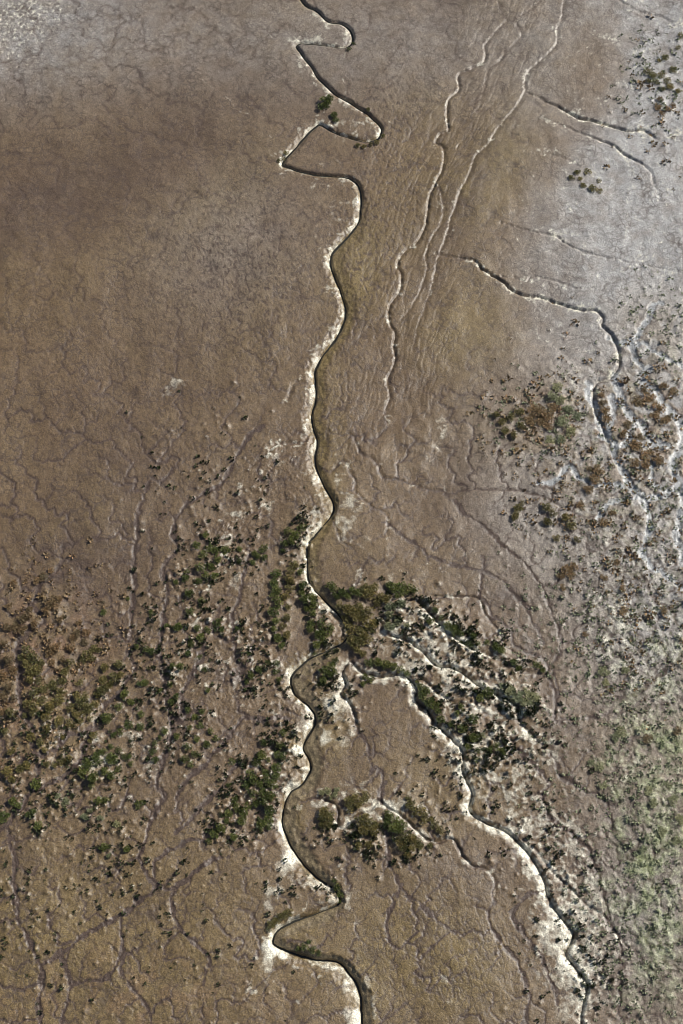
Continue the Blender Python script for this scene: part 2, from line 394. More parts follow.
while pq:
    z_, q = heapq.heappop(pq); order.append(q)
    i, j = divmod(q, nc)
    for di in (-1, 0, 1):
        a = i + di
        if a < 0 or a >= nr: continue
        for dj in (-1, 0, 1):
            b_ = j + dj
            if b_ < 0 or b_ >= nc: continue
            n_ = a * nc + b_
            if done[n_]: continue
            done[n_] = 1; rec[n_] = q
            heapq.heappush(pq, (hh[n_] if hh[n_] > z_ else z_, n_))
acc = [1.0] * (nr * nc)
for q in reversed(order):
    if rec[q] >= 0: acc[rec[q]] += acc[q]
acc = np.array(acc).reshape(nr, nc)
la = np.log10(acc)
f_s, f_b = np.clip((la - 0.8) / 0.75, 0, 1), np.clip((la - 1.6) / 1.1, 0, 1) * np.where(onl, 0.45, 1)
def blur(a, w=0.5):
    p = np.pad(a, 1, 'edge')
    return np.maximum(a * 0.9, (p[:-2, 1:-1] + p[2:, 1:-1] + p[1:-1, :-2] + p[1:-1, 2:]) * w / 4 + a * (1 - w))
f_b = np.maximum(f_b, 0.75 * blur(np.pad(f_b, 1)[1:-1, 1:-1], 1.0))
FI, FJ = np.mgrid[0:r_hi - r_lo, 0:c_hi - c_lo].astype(float)
inn = (slice(r_lo, r_hi), slice(c_lo, c_hi))
wi, wj = 1.5 * vnoise(X[inn] / 0.8, Y[inn] / 0.8, 521) + 2.2 * vnoise(X[inn] / 2.2, Y[inn] / 2.2, 523), 1.5 * vnoise(X[inn] / 0.8, Y[inn] / 0.8, 522) + 2.2 * vnoise(X[inn] / 2.2, Y[inn] / 2.2, 524)
rill_s, rill_b = np.zeros((NR, NC), np.float32), np.zeros((NR, NC), np.float32)
rill_s[inn] = bil(f_s, (FI + wi) / 2, (FJ + wj) / 2); rill_b[inn] = bil(f_b, (FI + wi) / 2, (FJ + wj) / 2)
calm = (1 - 0.85 * sstep(0.05, 0.5, tM)) * (1 - 0.6 * upper_right) * (0.45 + 0.55 * sstep(280, 520, V))
Z -= det * calm * (0.032 * rill_s ** 1.5 + 0.06 * rill_b ** 1.4)
Z += det * calm * 0.022 * sstep(0.0, 0.5, e2) * (0.3 + 0.7 * id2)

# flow wrinkles, following the two small creeks of the upper middle
xc = np.interp(V.ravel(), [-200, 0, 90, 190, 250, 350, 430], [640, 564, 520, 460, 440, 405, 390]).reshape(V.shape)
cr = (U - xc) * 0.15
wr = cr + 0.55 * vnoise(cr / 1.8, Y / 4.0, 201) + 0.3 * vnoise(cr / 0.8, Y / 1.6, 202)
_, es1, _ = voronoi(wr / 0.95, Y / 2.9 + 0.35 * warpx, 203)
_, es2, _ = voronoi(wr / 0.62, Y / 1.5 + 0.3 * warpy, 204)
st1, st2 = sstep(0.30, 0.02, es1) * (0.6 + 0.4 * gate), sstep(0.26, 0.0, es2)
rid = np.clip(1 - np.abs(vnoise(wr / 1.3, Y / 9.0 + 0.1 * cr, 205)) * 3.0, 0, 1) ** 2
Z -= det * striate * (0.15 * st1 + 0.09 * st2 + 0.05 * rid)

# hummocky marsh lower right: lumps standing proud of wet mud
g1, ge1, gid = cells(1.35, 131, 1.2, 1.15, 40)
g2, ge2, gid2 = cells(0.62, 141, 1.0)
hum = sstep(0.02, 0.5, ge1) * (0.4 + 0.6 * gid) * sstep(-0.3, 0.3, fbm(X / 3.2, Y / 3.2, 2, 151) + 0.25)
hum2 = sstep(0.0, 0.45, ge2) * gid2
rm = right_marsh * (1 - tW) * det
Z += rm * (0.075 * hum + 0.04 * hum2 + 0.015 * n_small + 0.05 * mid)
lump2 = sstep(0.02, 0.4, ge1) * sstep(0.1, 0.5, vnoise(X / 3.0, Y / 3.0, 161) + 0.15)
Z += det * np.clip(lee + 0.45 * left_marsh + 0.5 * fan, 0, 1) * (1 - tM) * (0.12 * lump2 * gid + 0.07 * hum2)
# grain
n_fine = vnoise(X / 0.26, Y / 0.26, 7)
Z += det * 0.013 * n_fine + det * (0.009 + 0.01 * right_marsh) * n_small
# glittering ripples, top left corner
ripple = blobs((1, 5, 10, 90, 60, -20, 1))
rp = vnoise(X / 0.6 + 0.5 * n_small, Y / 0.4, 171) + 0.6 * vnoise(X / 0.3, Y / 0.3, 172)
Z += det * ripple * 0.06 * rp

# ------------------------------------------------------------------ where the plants stand
# cluster: (kind, place phrase for the labels, "u,v,r ...")
CLUSTERS = [
 ('green', 'on the neck inside the upper creek loop', "325,103,5.6 322,108,4.8 329,100,4.4 334,116,4 336,121,3.2 328,106,4"),
 ('olive', 'at the sharp left bend below the top loops', "286,153,2.8 282,158,3 279,161,2.4"),
 ('olive', 'outside the rounded bend of the second loop', "358,146,2.4 364,147,2.6 371,145,2.8 377,143,2.8 383,136,2.8 368,110,2.6"),
 ('green', 'at the outer edge of the topmost loop', "349,50,2.8 354,44,2.4"),
 ('green', 'in the big dark clump left of the creek', "206,536,4.4 197,546,4.6 210,549,5 203,556,5.4 216,552,4.6 218,561,5.2 226,551,4.6 201,569,5.6 212,568,4.6 206,576,4.6"),
 ('green', 'below the big dark clump left of the creek', "186,579,4.8 189,593,4.6 202,601,4 199,582,3.8 215,577,4 190,612,4.4 176,583,3.2"),
 ('green', 'on the pale ground between dark clump and creek', "240,550,3.2 239,561,2.6 255,554,3.4 264,549,4.4 258,557,4 265,558,4.4 253,563,3"),
 ('green', 'in the drained flat beside the creek bend', "259,670,4.4 251,676,4.2 268,663,3.2 247,682,3 249,654,2.6 277,664,3.6 276,672,3.4 279,680,2.8"),
 ('green', 'in the scattered group under the dark clump', "178,628,4.6 218,623,4.8 201,638,6 191,644,4.4 198,629,4 237,629,3.2 208,631,4 222,630,3.4"),
 ('green', 'in the middle of the scattered belt', "188,654,3.6 200,657,3.4 173,667,4.8 181,667,3.8 152,652,4.4 137,647,4 205,670,3.4 146,650,3.4"),
 ('green', 'beside the dark mud pool on the left', "177,697,5 172,702,3.8 145,683,4.8 170,685,3.4 188,710,4.4 208,691,3.8 200,726,4.2 160,691,3.2 139,684,3.4"),
 ('green', 'on the near side of the dark mud pool', "165,732,5 160,738,3.6 177,737,4 202,712,3.4 211,732,3.6 190,728,3.4 195,717,3.4"),
 ('green', 'in the compact clump below the mud pool', "188,748,5 196,755,5 185,760,5 207,745,4.6 216,739,4 197,740,4.4 191,765,4"),
 ('green', 'in the strip below the long runnel fork', "155,744,4 153,752,4.2 156,760,3.6 140,727,4 130,757,3 113,760,3.4"),
 ('green', 'on the green rise by the left runnel', "125,694,4.6 119,707,5 131,702,3.6 107,719,6.2 129,725,4.6 120,732,4.8 114,735,4 141,714,3.6 133,703,3"),
 ('olive', 'around the fork of the left runnel', "94,736,4.4 90,741,3.6 81,722,5 70,724,6 60,722,6 48,729,5 76,715,5 87,708,5 63,738,3"),
 ('green', 'in the dense dark clump of the lower left', "88,763,6 97,762,6 112,759,6.4 104,752,4.6 84,773,6.8 105,772,6.4 94,779,6 112,777,5.6 92,786,4.6 119,769,4"),
 ('green', 'just above the dense lower left clump', "111,747,4.4 101,753,3.8 126,757,4 119,750,4 96,757,4.6 88,768,4.4 131,764,3.2"),
 ('green', 'alone on the bare flat of the lower left', "99,801,5.4 138,805,4.4 143,803,3.6 104,848,5 127,850,4.2 106,800,3.8"),
 ('sage', 'on the bare flat of the lower left', "85,817,4 101,818,4 117,824,3.8 66,802,4.4 58,797,3.4 90,811,3.2 109,856,3"),
 ('green', 'at the left edge below the rusty belt', "36,785,5.4 13,802,4.6 19,806,4.6 4,817,6.4 34,813,4.8 38,826,4.6 28,815,3.8"),
 ('olive', 'beside the thin left edge runnel', "61,763,5.2 70,759,5 55,766,4 12,752,4.4 21,770,6 27,766,5 8,773,6 13,780,4.4 48,765,3.4"),
 ('olive', 'between the two left runnels', "32,738,5.4 41,744,4.8 45,751,4 12,714,5.8 35,706,5.6 50,709,6 47,718,5 6,732,5 25,716,4"),
 ('rust', 'at the top of the rusty left belt', "44,578,5.4 37,581,4.6 51,571,3.4 14,583,3.8 53,604,7 47,611,5.4 60,599,4.6 61,620,4.8 79,623,4.4"),
 ('rust', 'along the left edge of the rusty belt', "29,617,6 23,620,5 15,628,6 23,631,5.4 7,628,5 9,607,4.4 35,625,5 4,645,5.4 30,609,4"),
 ('rust', 'in the middle of the rusty belt', "78,634,5.4 73,638,4.6 86,632,4.4 57,648,5.6 51,653,4.6 71,649,4.8 84,642,4.2 64,660,4.6 52,663,4.4"),
 ('olive', 'in the large green mat beside the left runnel', "28,653,7.4 35,660,7.4 27,665,7 37,671,7 30,674,5.6 42,664,5 23,658,5 39,681,5 31,681,5"),
 ('olive', 'right of the large green mat', "88,655,6 94,648,4.8 83,659,4.6 70,663,5.4 65,672,5 63,681,4.4 79,683,4.4 92,658,4.4 98,650,3.6"),
 ('olive', 'between the rusty belt and the scattered belt', "105,668,4.6 119,665,4.6 114,678,5.8 103,680,4.8 102,691,5.4 109,686,4.6 86,697,4.8 124,696,4.4 121,675,4 97,695,4"),
 ('rust', 'at the left edge halfway down', "9,662,6.6 4,676,6.4 10,688,6 4,697,6 14,671,5 14,699,4.6 3,712,5"),
 ('olive', 'in the broad olive patch below the green mat', "53,686,6.6 35,695,7 44,690,5.6 59,701,6.8 51,707,5.6 27,704,5.4 34,713,5 42,702,5.4 62,692,5"),
 ('olive', 'at the right end of the broad olive patch', "82,703,6.6 89,709,5.6 71,709,5.6 96,704,4.4 77,697,4.8 84,714,4.6 90,719,4"),
 ('green', 'in the bare ground of the upper scatter', "103,612,3.8 187,572,3 176,582,2.6 188,595,3.6 179,627,4 167,626,3 151,612,2.8 128,598,2.8"),
 ('green', 'at the head of the creekside column', "302,529,4.6 293,535,4.2 287,532,4.2 285,545,5 291,542,4.2 297,536,4 283,551,3.2"),
 ('green', 'in the left row of the creekside column', "276,575,5.4 274,584,4.6 277,591,5.4 274,598,4.4 279,604,5.6 274,613,5.4 276,622,5 274,630,4.6 278,639,5.4 282,646,4.4"),
 ('olive', 'in the middle row of the creekside column', "295,566,5.4 290,573,4.6 290,581,5.4 290,590,5 286,598,4.2 288,608,4.2 287,619,4.6 283,627,4 287,636,4.4"),
 ('green', 'in the right row of the creekside column', "301,573,4.6 303,586,4.8 302,594,4 304,601,4.8 312,598,4.6 314,606,4.6 313,614,4.8 307,610,3.6"),
 ('green', 'at the foot of the creekside column', "311,624,4.6 322,626,5.6 327,634,5.4 319,636,5.2 331,628,4.2 317,646,4.8 310,630,4 324,642,4 314,652,3.4"),
 ('green', 'on the spit inside the wide creek bend', "331,667,5.2 325,672,5.4 335,662,4.4 324,680,4 330,675,4.4 334,672,3.8"),
 ('green', 'in the dark hedge right of the creek', "334,590,5.6 330,586,4.6 343,594,5.4 353,592,5.4 348,597,4.4 358,594,4.6 337,597,4"),
 ('olive', 'along the crest of the dark hedge', "363,592,6 369,596,6 374,590,5 380,599,5.6 386,601,5.4 377,605,4.4 366,588,4.4"),
 ('green', 'at the right end of the dark hedge', "394,590,5 401,589,5.4 410,590,5 404,594,4 389,586,4.2 397,597,3.6 415,592,3.4"),
 ('olive', 'on the upper half of the great thicket', "341,608,6 348,611,6.6 359,609,6.4 369,613,6.4 347,620,6.6 357,620,6.8 367,623,6.4 354,614,5.4 363,616,5.4"),
 ('olive', 'on the lower half of the great thicket', "351,630,6.4 361,632,6.8 371,630,5.6 352,642,6.4 360,643,6.4 368,641,5.6 357,651,5.4 364,637,5 375,625,4.4 363,654,4"),
 ('sage', 'on the pale strip right of the great thicket', "401,605,4.8 389,616,5 392,628,4.8 387,627,4.2 394,608,4 389,608,4.2 398,623,4 406,627,3.4"),
 ('green', 'along the branch below the great thicket', "369,663,5 378,663,5.2 386,665,5.2 394,668,4.6 401,670,4 370,680,4.2 365,677,3.6 407,674,3.2 363,684,3"),
 ('green', 'along the second branch to the right', "430,623,3.8 435,612,4 454,631,5.2 448,627,4.2 460,635,4.4 473,637,4.8 470,644,4 441,619,3.2 463,643,3.4 478,645,3.2"),
 ('green', 'along the outermost branch to the right', "496,648,4.8 501,651,3.8 513,663,4.4 519,668,3.6 538,665,4.4 543,670,3.4 487,643,3.4"),
 ('sage', 'on the long pale green hummock', "518,697,6.6 527,695,6.6 536,698,5.6 510,692,5.8 524,703,5.2 530,703,4.6 503,688,4.6 513,699,4.6"),
 ('green', 'beside the bend of the deep branch', "422,689,4.6 429,703,6 422,697,5 435,707,4.4 418,684,3.6 438,712,3.8 426,692,4.4"),
 ('green', 'between the deep branch and the runnel', "441,720,4.4 457,714,4.2 461,708,4 473,720,5.2 462,730,4.6 473,739,5.2 482,737,4.2 487,693,5 480,699,4 450,725,3.6"),
 ('green', 'on the pale flat right of the deep branch', "496,747,5.2 490,750,4.6 502,752,3.8 478,751,3.6 468,747,3.6 476,760,3.2"),
 ('olive', 'in the large round clump below the creek fork', "350,803,6 355,797,5 363,801,5.8 351,810,4.8 366,796,4.4 358,806,5"),
 ('olive', 'in the clump at the mouth of the small gully', "325,812,5.2 329,819,5.2 322,818,4.4 327,825,4.6 333,814,3.6 321,825,3.2"),
 ('olive', 'in the middle clump of the lower row', "361,822,6 371,825,6 364,831,5.4 374,833,5.2 366,817,4.6 359,846,4.6 369,846,4.4 376,827,3.6"),
 ('green', 'at the tip of the leaf shaped island', "389,817,5.2 396,822,5.4 402,826,5.2 394,829,5 387,823,4.2 399,832,4.4"),
 ('olive', 'on the wide end of the leaf shaped island', "404,838,6 412,840,6.2 403,848,5.2 412,849,5.2 420,847,4.8 408,856,4.4 399,842,4.4 430,846,4 417,842,4.6"),
 ('olive', 'on the upper bank above the leaf shaped island', "410,806,5.4 408,799,4 420,811,6 425,816,5.4 423,822,4.6 435,826,5.4 440,831,4.8 414,812,4.4 431,820,4.2"),
 ('sage', 'at the head of the small gully', "328,792,3.8 335,795,4 322,793,3.2 337,790,3 331,798,3"),
 ('green', 'at the top of the lower creekside grove', "283,733,3.8 263,743,3.8 280,746,4.4 262,756,5.2 283,757,4.8 257,763,4.6 277,755,3.8 269,760,3.4 232,762,3.6"),
 ('green', 'in the heart of the lower creekside grove', "254,781,5.4 250,774,4.8 276,777,5.2 277,768,4.8 273,785,5.4 260,785,5.2 266,773,4 247,786,4.4 267,779,4"),
 ('green', 'in the lower heart of the creekside grove', "271,797,5.4 263,794,5.2 253,794,5 256,804,5.2 248,806,4.6 270,812,4.8 269,820,5.2 261,825,4.8 264,803,4.4 269,828,3.6"),
 ('green', 'at the left foot of the creekside grove', "235,801,4.8 237,808,4.8 229,814,5.4 244,812,5 242,822,4.8 222,829,5.2 215,835,4.8 234,838,4 209,842,3.8 227,821,4 229,785,3.2"),
 ('olive', 'on the outer bank of the sharp lower bend', "271,925,4.4 276,921,4 280,917,4.4 285,915,4 289,912,4.2 269,930,3"),
 ('green', 'at the tip of the bright lower spit', "337,887,3.8 341,894,3.8 341,901,3 334,881,3"),
 ('green', 'on the near bank of the sharp lower bend', "305,947,4.4 299,949,3.6 313,950,4 309,942,3 319,953,3.2"),
 ('olive', 'at the right edge near the top', "681,36,5 665,58,4.6 659,61,3.6 673,70,4.4 678,48,3.4"),
 ('olive', 'in the broken patch of the upper right', "648,73,4.8 653,77,5 661,76,4.8 667,82,5 670,88,5 678,92,4.6 648,82,3.6 656,83,4.2 663,90,3.6"),
 ('rust', 'below the broken patch of the upper right', "660,100,3.8 658,108,4.4 667,110,4.6 673,106,3.6 662,113,3.4 650,135,3"),
 ('olive', 'in the small ring on the silvery flat', "577,173,4 588,172,4.6 571,178,4.4 583,186,4 592,189,4.8 599,191,4.2 599,181,3.2 580,179,3"),
 ('rust', 'on the rusty island of the right marsh', "531,410,5.6 539,412,7 547,417,7 541,422,5.6 530,421,5.6 553,408,5 548,427,5"),
 ('olive', 'at the left tip of the rusty island', "496,416,4.6 511,418,5.4 505,432,4.6 520,413,5.4 521,427,5 502,423,4 514,436,3.8"),
 ('sage', 'on the green back of the rusty island', "552,398,6 561,401,5.4 562,423,6 571,432,5.6 561,441,5.4 550,441,4.6 577,417,6 569,410,5.4 557,388,5"),
 ('rust', 'on the long islet of the right marsh', "603,403,5 605,411,5.4 607,419,5 602,395,4"),
 ('rust', 'on the upper right marsh ridge', "650,397,6.4 658,408,6.6 638,402,5.6 664,386,5 669,418,5 664,421,5 644,390,5 655,416,4.6 673,392,4.6"),
 ('rust', 'on the broad middle marsh ridge', "623,435,5.6 635,446,6.4 647,456,6.4 658,462,5.6 635,464,5.4 628,426,5 645,466,5 640,437,4.6"),
 ('rust', 'in the heart of the right marsh', "594,482,6 588,491,5.4 603,524,5 580,506,4.8 598,472,5 612,514,4 590,470,4"),
 ('olive', 'on the pale knolls left of the marsh', "518,509,4.4 515,517,4.4 546,509,5 547,523,5.2 565,519,5.6 571,527,4.8 556,539,4.2 577,541,4 522,504,3.4 553,514,4.2"),
 ('rust', 'on the round knoll below the knolls', "567,571,5.6 574,568,5 561,577,4.2 562,588,4 571,577,3.8"),
 ('rust', 'scattered over the lower right marsh', "603,579,4.4 622,589,4.4 624,612,5.4 664,612,4.8 616,563,3.8 585,634,3.8 647,739,4.4 677,732,5.2"),
 ('sage', 'on the green knolls at lower right', "604,671,4.6 625,670,4.2 606,682,4.2 620,733,5.4 615,738,4.4 599,768,4.6 591,763,3.6 648,792,4.8"),
 ('sage', 'on the pale rise right of the deep branch', "603,787,4.4 652,804,5.4 672,800,5.4 680,820,5.8 662,832,5.4 676,842,5 668,786,5 643,850,4.4"),
]
rng = np.random.RandomState(11)

def scatter(n, dens, seed):
    """random (u, v) accepted by a density function"""
    rg = np.random.RandomState(seed)
    out = []
    while len(out) < n:
        u, v = rg.uniform(-40, W + 40, 4000), rg.uniform(-40, H_PX + 40, 4000)
        d = dens(u, v)
        ok = rg.rand(4000) < d
        out += list(zip(u[ok], v[ok]))
    return out[:n]
def gb(u, v, rows):
    s = np.zeros_like(u)
    for a, cu, cv, ru, rv, ang in rows:
        t = math.radians(ang); du, dv = u - cu, v - cv
        s = np.maximum(s, a * np.exp(-(((du * math.cos(t) + dv * math.sin(t)) / ru) ** 2 + ((-du * math.sin(t) + dv * math.cos(t)) / rv) ** 2) ** 1.5))
    return s
def patchy(u, v, size, seed, lo_=-0.1, hi_=0.35):
    return sstep(lo_, hi_, fbm(u / size, v / size, 3, seed))
allshrub = np.array([p for c in CLUSTERS for p in P(c[2])])
def near_shrub(u, v, r=14):
    g = np.zeros_like(u)
    for a in range(0, len(u), 500):
        d = np.min(np.hypot(u[a:a + 500, None] - allshrub[None, :, 0], v[a:a + 500, None] - allshrub[None, :, 1]), axis=1)
        g[a:a + 500] = np.exp(-(d / r) ** 2)
    return g
DARK = [(.26, 160, 690, 60, 120, 10), (.28, 205, 590, 45, 110, 8), (.3, 60, 790, 80, 100, 0), (.35, 130, 880, 90, 60, 0), (.5, 20, 900, 50, 60, 0), (.12, 110, 980, 160, 50, 0),
        (.9, 440, 640, 70, 38, 25), (.9, 490, 745, 55, 70, 35), (1, 480, 690, 80, 40, 35), (1, 575, 905, 28, 110, -22), (1, 590, 975, 26, 60, -10), (.5, 545, 860, 40, 100, -22),
        (.8, 330, 705, 28, 40, 0), (.8, 365, 845, 55, 22, 10), (.35, 300, 880, 40, 20, 0), (.9, 318, 620, 9, 50, -25), (.8, 300, 545, 14, 40, 15),
        (.7, 250, 520, 14, 70, 18), (.5, 252, 660, 30, 60, 0), (.7, 285, 720, 22, 40, 0), (.25, 550, 960, 50, 60, 0), (.6, 240, 800, 40, 60, 25), (.3, 500, 800, 40, 40, 0), (.25, 200, 480, 60, 80, 20)]
def d_dark(u, v): return gb(u, v, DARK) * (0.12 + patchy(u, v, 16, 301)) * (0.25 + 1.4 * near_shrub(u, v))
RUST = [(1, 40, 640, 75, 80, 0), (.5, 30, 720, 60, 60, 0), (1, 545, 425, 60, 50, 0), (.9, 640, 430, 60, 70, 0), (.8, 590, 500, 90, 60, 30), (.7, 640, 600, 60, 90, 0), (.4, 575, 345, 30, 40, 0), (.3, 650, 110, 40, 60, 0)]
def d_rust(u, v): return gb(u, v, RUST) * (0.08 + patchy(u, v, 13, 311))
SAGE = [(1, 650, 780, 60, 130, 0), (.9, 640, 920, 60, 110, 0), (.7, 610, 640, 90, 90, 0), (.6, 640, 500, 70, 80, 0), (.8, 545, 420, 50, 40, 0), (.5, 660, 340, 40, 60, 0), (.4, 560, 780, 40, 60, 0), (.5, 650, 80, 30, 50, 0)]
def d_sage(u, v): return gb(u, v, SAGE) * (0.15 + patchy(u, v, 11, 321))
TUFTS = dict(dark=scatter(4200, d_dark, 1), rust=scatter(1600, d_rust, 2), sage=scatter(4200, d_sage, 3))
# pale pellets of mud thrown up round the plants: little raised mounds
def d_mound(u, v): return np.clip(gb(u, v, DARK) * (0.2 + patchy(u, v, 14, 331)) * (0.3 + near_shrub(u, v, 18)), 0, 1)
mounds = scatter(3000, d_mound, 5)
pale = np.zeros((NR, NC), np.float32)

def splat(u, v, r, amp, pal, hexp=1.0):
    x, y = ground(u, v); s = row_scale(y)
    r0, r1 = np.searchsorted(ys, [y - 2.2 * r * s, y + 2.2 * r * s])
    c0, c1 = np.searchsorted(ks, [x / s - 2.2 * r, x / s + 2.2 * r])
    if r1 <= r0 or c1 <= c0: return
    g = np.exp(-(((X[r0:r1, c0:c1] - x) ** 2 + (Y[r0:r1, c0:c1] - y) ** 2) / (r * s) ** 2) ** hexp)
    Z[r0:r1, c0:c1] += (amp * g).astype(np.float32)
    if pal: pale[r0:r1, c0:c1] = np.maximum(pale[r0:r1, c0:c1], (pal * g).astype(np.float32))
for (u, v) in mounds:
    r = 1.2 + 2.0 * rng.rand() ** 2
    splat(u, v, r * 0.85, 0.06 + 0.08 * r * rng.rand(), 0.15 + 0.45 * rng.rand(), 0.8)
for k in ('dark', 'sage', 'rust'):
    for (u, v) in TUFTS[k][:2600]:
        if rng.rand() < 0.6:
            splat(u + rng.uniform(-1.5, 1.5), v + rng.uniform(-1.5, 1.5), 1.5 + 1.5 * rng.rand(), 0.09, {'dark': .45, 'sage': .3, 'rust': .2}[k])
for (u, v, r) in allshrub:
    splat(u, v, r * 1.3, 0.02 * r, 0.35)

pale *= np.clip(0.55 + 1.0 * n_small + 0.5 * n_fine, 0, 1.2)
# ------------------------------------------------------------------ what the ground is made of (masks for the material)
# pale = dry silt crust plus painted bank glints and ripple glitter, wet = smooth purple brown mud, alga = green film, silver = sky sheen painted onto wet clay
m_noise = fbm(X / 2.6, Y / 2.6, 3, 401)
pale = pale * (0.8 + 0.9 * n_fine)
bank_glintA = np.where(sM < 0, np.exp(-np.clip(dM - cM[0] * 0.2, 0, None) ** 2 / ((0.26 + 0.45 * mid + 0.35 * n_mid).clip(0.12, 1.2) * cM[0] + 1) ** 2), 0) * (dM < 40)  # sunlit highlight painted on the sun-facing bank only
pale = 1 - (1 - pale) * (1 - 0.42 * np.clip(bank_glintA * (0.85 + 0.6 * n_mid + 0.5 * m_noise + 0.35 * n_small), 0, 1))
bank_glintC = np.exp(-(np.clip(dC - 1.2, 0, None) / (0.8 * np.where(sC < 0, cC[0], cC[1]) + 0.5)) ** 2) * (dC < 30) * np.where(sC < 0, 1, 0.5) * sstep(0.1, 0.4, cC[2])  # bright rims painted in, stronger on the sunny side
pale = 1 - (1 - pale) * (1 - 0.8 * np.clip(bank_glintC * (0.35 + 0.5 * sstep(0.2, 0.4, cC[2]) + 0.9 * n_mid + 0.6 * n_small), 0, 1))
pale = 1 - (1 - pale) * (1 - np.clip(fan * (0.33 + 0.3 * m_noise + 0.1 * mid + 0.3 * n_mid + 0.35 * n_small), 0, 0.48))
pale = 1 - (1 - pale) * (1 - np.clip(lee * (-0.06 + 0.5 * m_noise + 0.3 * mid + 0.55 * lump2 * (0.5 + n_small)), 0, 0.6))
pale = 1 - (1 - pale) * (1 - np.clip(rm * (0.05 + 0.18 * hum + 0.15 * hum2 + 0.25 * m_noise - 0.1 * mid + 0.22 * n_small), 0, 0.55))
pale_spots = SH((.5, 285, 850, 30, 25, 30, 1), (.5, 330, 720, 30, 45, 0, 1), (.45, 350, 905, 26, 14, 30, 1), (.5, 360, 1000, 20, 60, 0, 1), (.5, 345, 500, 16, 40, 0, 1), (.25, 435, 450, 30, 30, 0, 1),
                (.4, 610, 640, 40, 40, 0, 1), (.5, 275, 910, 20, 40, 0, 1), (.4, 560, 960, 30, 70, -20, 1), (.2, 445, 425, 18, 16, 0, 1), (.35, 170, 385, 20, 12, 0, 1), (.3, 100, 745, 110, 60, 0, 1), (.3, 350, 535, 22, 20, 0, 1),
                (.3, 455, 985, 30, 25, 0, 1), (.25, 340, 180, 30, 110, 0, 1), (.35, 262, 965, 30, 30, 0, 1), (.25, 420, 560, 60, 40, 0, 1))
pale = 1 - (1 - pale) * (1 - np.clip(pale_spots * (0.6 + 0.9 * m_noise + 0.4 * n_mid), 0, 0.7))
bed = (sM > 0) * (dM < 40) * sstep(1.0, 0.55, dM / (cM[1] + 0.01) + 0.12 * n_mid + 0.1 * mid) * sstep(190, 240, V)
halo = np.exp(-(dM / 15) ** 2) * np.where(sM < 0, 1, 0.0) + 0.5 * np.exp(-(dC / 7) ** 2)
pale = 1 - (1 - pale) * (1 - np.clip(halo * (0.0 + 0.7 * n_small + 0.5 * n_mid + 0.6 * m_noise), 0, 0.45))
pale = 1 - (1 - pale) * (1 - np.clip(upper_right * (-0.04 + 0.35 * n_small + 0.3 * n_fine + 0.35 * m_noise) + ripple * (0.25 + 0.8 * n_small), 0, 0.6))  # the ripples' white glitter is painted in as pale
pale *= 1 - 0.9 * bed
TRACKS = ["655,0 656,30 655,62", "637,75 628,98 620,118", "659,138 658,165 657,192", "506,180 520,198 530,215", "492,200 508,220 520,240", "523,160 538,182 552,200", "343,50 344,68 346,92",
          "484,90 500,110 518,128", "668,120 666,200 661,290", "642,240 648,280 641,330", "676,140 672,230 655,318", "630,150 628,215 622,260", "388,120 420,150 440,160", "250,4 262,24 280,42", "200,80 240,108 275,140", "570,215 580,240 600,262", "560,60 585,50 620,40", "655,250 640,300 628,320"]
dT, _, _ = stamp([smooth([q + (1, 1, 0) for q in P(t)], 1.2, 77 + i) for i, t in enumerate(TRACKS)], 4)
pale = np.maximum(pale, 0.45 * np.exp(-(dT / 0.9) ** 2) * np.clip(0.6 + n_mid + n_small, 0, 1))
pale = np.maximum(pale, 0.28 * np.exp(-((tW - 0.08) / 0.1) ** 2) * (dW < 24) * (tW > 0))
pale *= (1 - 0.85 * (1 - np.exp(-tR * 3)) * (dR < 12))
wet = np.clip(1.0 * sstep(0.04, 0.38, tR) + calm * (0.85 * rill_s ** 1.3 + 0.85 * rill_b) + 0.12 * line1 * strong + 0.35 * line2 * strong * (0.4 + gate) + 0.15 * line3 + 0.5 * striate * (st1 + 0.4 * st2), 0, 1) * (1 - 0.6 * tM)
wet = 1 - (1 - wet) * (1 - 0.85 * right_marsh * sstep(0.30, 0.08, hum + 0.5 * hum2) * sstep(470, 560, Vw) * (1 - 0.6 * sstep(625, 680, Uw)))
ponds = SH((.9, 182, 712, 9, 14, 20, 2), (.8, 236, 675, 7, 12, 20, 2), (.7, 240, 500, 7, 5, 0, 2), (.6, 75, 790, 6, 6, 0, 2), (.85, 45, 655, 4, 10, 0, 2), (.8, 183, 729, 5, 8, 0, 2),
           (.5, 545, 690, 14, 60, -18, 2), (.6, 566, 745, 24, 30, 30, 2), (.5, 510, 590, 22, 40, -25, 1), (.4, 120, 500, 60, 120, 10, 1), (.4, 20, 210, 130, 40, -20, 1), (.5, 62, 560, 60, 40, 0, 1),
           (.35, 440, 250, 20, 90, 20, 1), (.45, 470, 180, 24, 40, 35, 1), (.35, 25, 870, 20, 60, 0, 1), (.35, 160, 770, 20, 40, 0, 1), (.35, 470, 880, 60, 40, 30, 1))
wet = 1 - (1 - wet) * (1 - np.clip(ponds * (0.9 + 0.8 * m_noise), 0, 1) * (1 - pale))
wet = 1 - (1 - wet) * (1 - 0.42 * SH((1, 100, 172, 270, 48, -24, 1)))
specks = sstep(0.18, 0.5, fbm((X + 0.35 * Y) / 0.42, (Y - 0.35 * X) / 1.1, 2, 431)) * SH((1, 360, 270, 30, 100, -5, 2), (1, 250, 270, 90, 110, 0, 2), (.9, 440, 950, 90, 70, 0, 2), (.9, 330, 380, 40, 60, 0, 2), (.6, 150, 460, 120, 100, 0, 2), (.6, 60, 950, 130, 70, 0, 2), (1, 385, 200, 45, 180, 8, 2), (.5, 110, 330, 140, 160, 0, 2))
Z -= det * 0.03 * specks
wet = np.maximum(wet, 0.85 * specks * (1 - bed))
